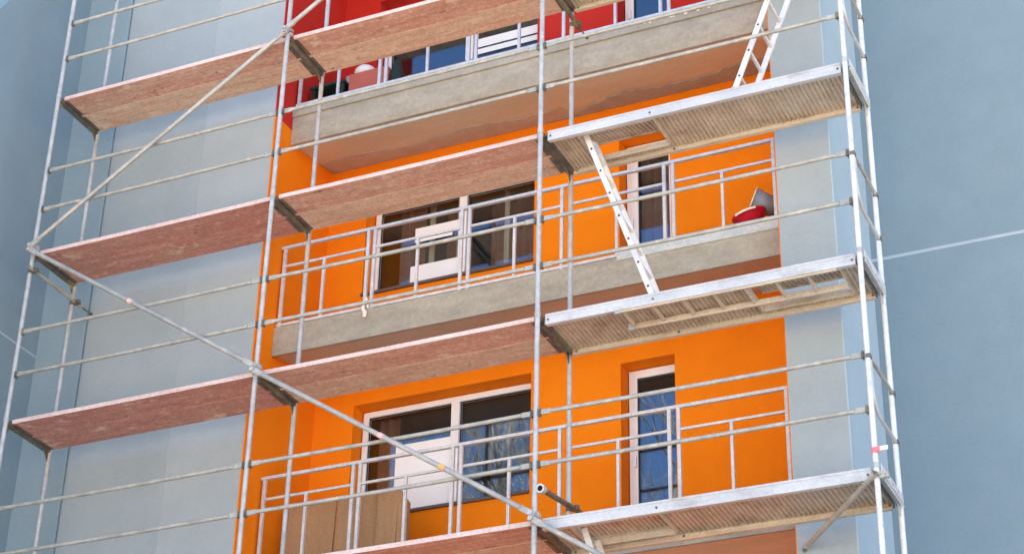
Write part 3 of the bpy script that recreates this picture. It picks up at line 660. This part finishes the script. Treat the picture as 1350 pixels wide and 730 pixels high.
b = MB(); b.tube([mt @ Vector((.116 * math.cos(2 * math.pi * i / 20), .116 * math.sin(2 * math.pi * i / 20), .222)) for i in range(21)], .008, 6); b.build('rim', 'pale_rim', t)
b = MB(); b.tube([mt @ Vector((.116 * math.cos(R(18 * i)), .09 * math.sin(R(18 * i)), .19 - .14 * math.sin(R(18 * i)))) for i in range(11)], .009, 6); b.build('handle', 'gasket', t)
# rag tied to the railing of the middle balcony
b = MB()
P_ = [(3.325, 1.39, 11.42), (3.31, 1.375, 11.36), (3.30, 1.37, 11.30), (3.33, 1.372, 11.25), (3.325, 1.374, 11.19)]
b.tube(P_, .02, 8, rads=[.012, .022, .018, .027, .02]); b.tube([(3.325, 1.39, 11.43), (3.35, 1.38, 11.36), (3.36, 1.376, 11.29)], .012, 8, rads=[.012, .016, .008]); o = b.build('rag', 'cloth')
tag(o, 'pale rag knotted to the railing of the middle balcony', 'rag')
# table, box, bowl and chair on the highest balcony
t = thing('garden_table', 'dark green table on the highest balcony at the left end', 'table', (2.50, 1.85, 14.11))
b = MB(); b.box((2.26, 1.62, 14.52), (2.72, 2.1, 14.56)); b.build('table_top', 'dark_green', t, bevel=.006)
for x in (2.30, 2.68):
    for y in (1.66, 2.06): b = MB(); b.box((x - .02, y - .02, 14.112), (x + .02, y + .02, 14.52)); b.build('leg', 'dark_green', t)
t = thing('garden_chair', 'grey backed chair behind the dark table on the highest balcony', 'chair', (2.5, 2.2, 14.11))
b = MB(); b.box((2.38, 2.18, 14.56), (2.62, 2.21, 15.08), rot=Matrix.Rotation(R(-8), 3, 'X')); b.build('backrest', 'grey_plastic', t, bevel=.01)
b = MB(); b.box((2.36, 1.95, 14.47), (2.64, 2.2, 14.50)); b.build('seat', 'grey_plastic', t, bevel=.006)
for x in (2.38, 2.62):
    for y in (2.0, 2.20): b = MB(); b.box((x - .015, y - .015, 14.112), (x + .015, y + .015, 14.47)); b.build('leg', 'dark_green', t)
b = MB(); b.box((2.76, 1.65, 14.112), (3.26, 1.95, 14.62)); o = b.build('wooden_box', 'brick_red', bevel=.008); tag(o, 'brick red box on the highest balcony with a white bowl on top', 'box')
b = MB(); lathe(b, [(.02, .0), (.10, .015), (.13, .05), (.125, .09), (.10, .125), (.05, .145), (.001, .15)], Matrix.Translation((2.90, 1.78, 14.62))); o = b.build('white_bowl', 'upvc')
tag(o, 'white upturned bowl on the brick red box of the highest balcony', 'bowl')
b = MB(); b.tube([(3.33, 1.75, 14.112), (3.33, 1.75, 14.5), (3.33, 1.75, 14.72)], .06, 12, rads=[.075, .085, .04]); o = b.build('watering_can', 'dark_green'); tag(o, 'dark green can beside the brick red box on the highest balcony', 'can')

# ------------------------------------------------------------------ bare trees across the yard, seen mirrored in the panes
def bare_tree(x, y, h, seed, r0=.19):
    rn = random.Random(seed)
    t = thing('bare_tree', 'bare tree across the yard, mirrored in the panes', 'tree', (x, y, 0), 'bare trees mirrored in the windows')
    tr_ = MB(); k = 9; pts = [Vector((x, y, -.1))]
    for i in range(1, k + 1): pts.append(Vector((x + rn.uniform(-.18, .18) * i * .3, y + rn.uniform(-.18, .18) * i * .3, h * i / k)))
    tr_.tube(pts, r0, 9, rads=[r0 * (1.15 - .95 * i / k) for i in range(k + 1)]); tr_.build('trunk', 'bark', t)
    cr = MB()
    def br(p, d, ln, r, dep):
        n = 4; q = [p]; dd = d.copy(); rads = [r]
        for i in range(n):
            dd = (dd + Vector((rn.uniform(-.2, .2), rn.uniform(-.2, .2), rn.uniform(-.05, .22)))).normalized(); q.append(q[-1] + dd * ln / n); rads.append(r * (1 - .8 * (i + 1) / n))
        cr.tube(q, r, 4 if dep else 5, rads=rads, caps=False)
        if dep < 2:
            for i in range(1, n + 1):
                for _ in range(2 if dep == 0 else 1):
                    v = (dd + Vector((rn.uniform(-1, 1), rn.uniform(-1, 1), rn.uniform(-.1, .7)))).normalized(); br(q[i], v, ln * rn.uniform(.4, .6), rads[i] * .7 + .004, dep + 1)
    for i in range(30):
        f = rn.uniform(.35, .98); j = int(f * k); p = pts[j].lerp(pts[min(j + 1, k)], f * k - j); a = rn.uniform(0, 6.283)
        br(p, Vector((math.cos(a), math.sin(a), rn.uniform(.3, 1.0))).normalized(), (1.1 - f) * h * .30 + .5, r0 * (1.15 - .95 * f) * .45, 0)
    cr.build('crown', 'bark', t)
for i, (x, y, h) in enumerate(((-9.5, -17, 23), (-6.4, -19, 25), (-4.2, -16, 22), (-1.6, -20, 25), (0.6, -17, 22), (3.4, -21, 24), (-12.5, -21, 25), (-5.3, -21.5, 25), (-0.4, -23.5, 26))):
    bare_tree(x, y, h, 20 + i)
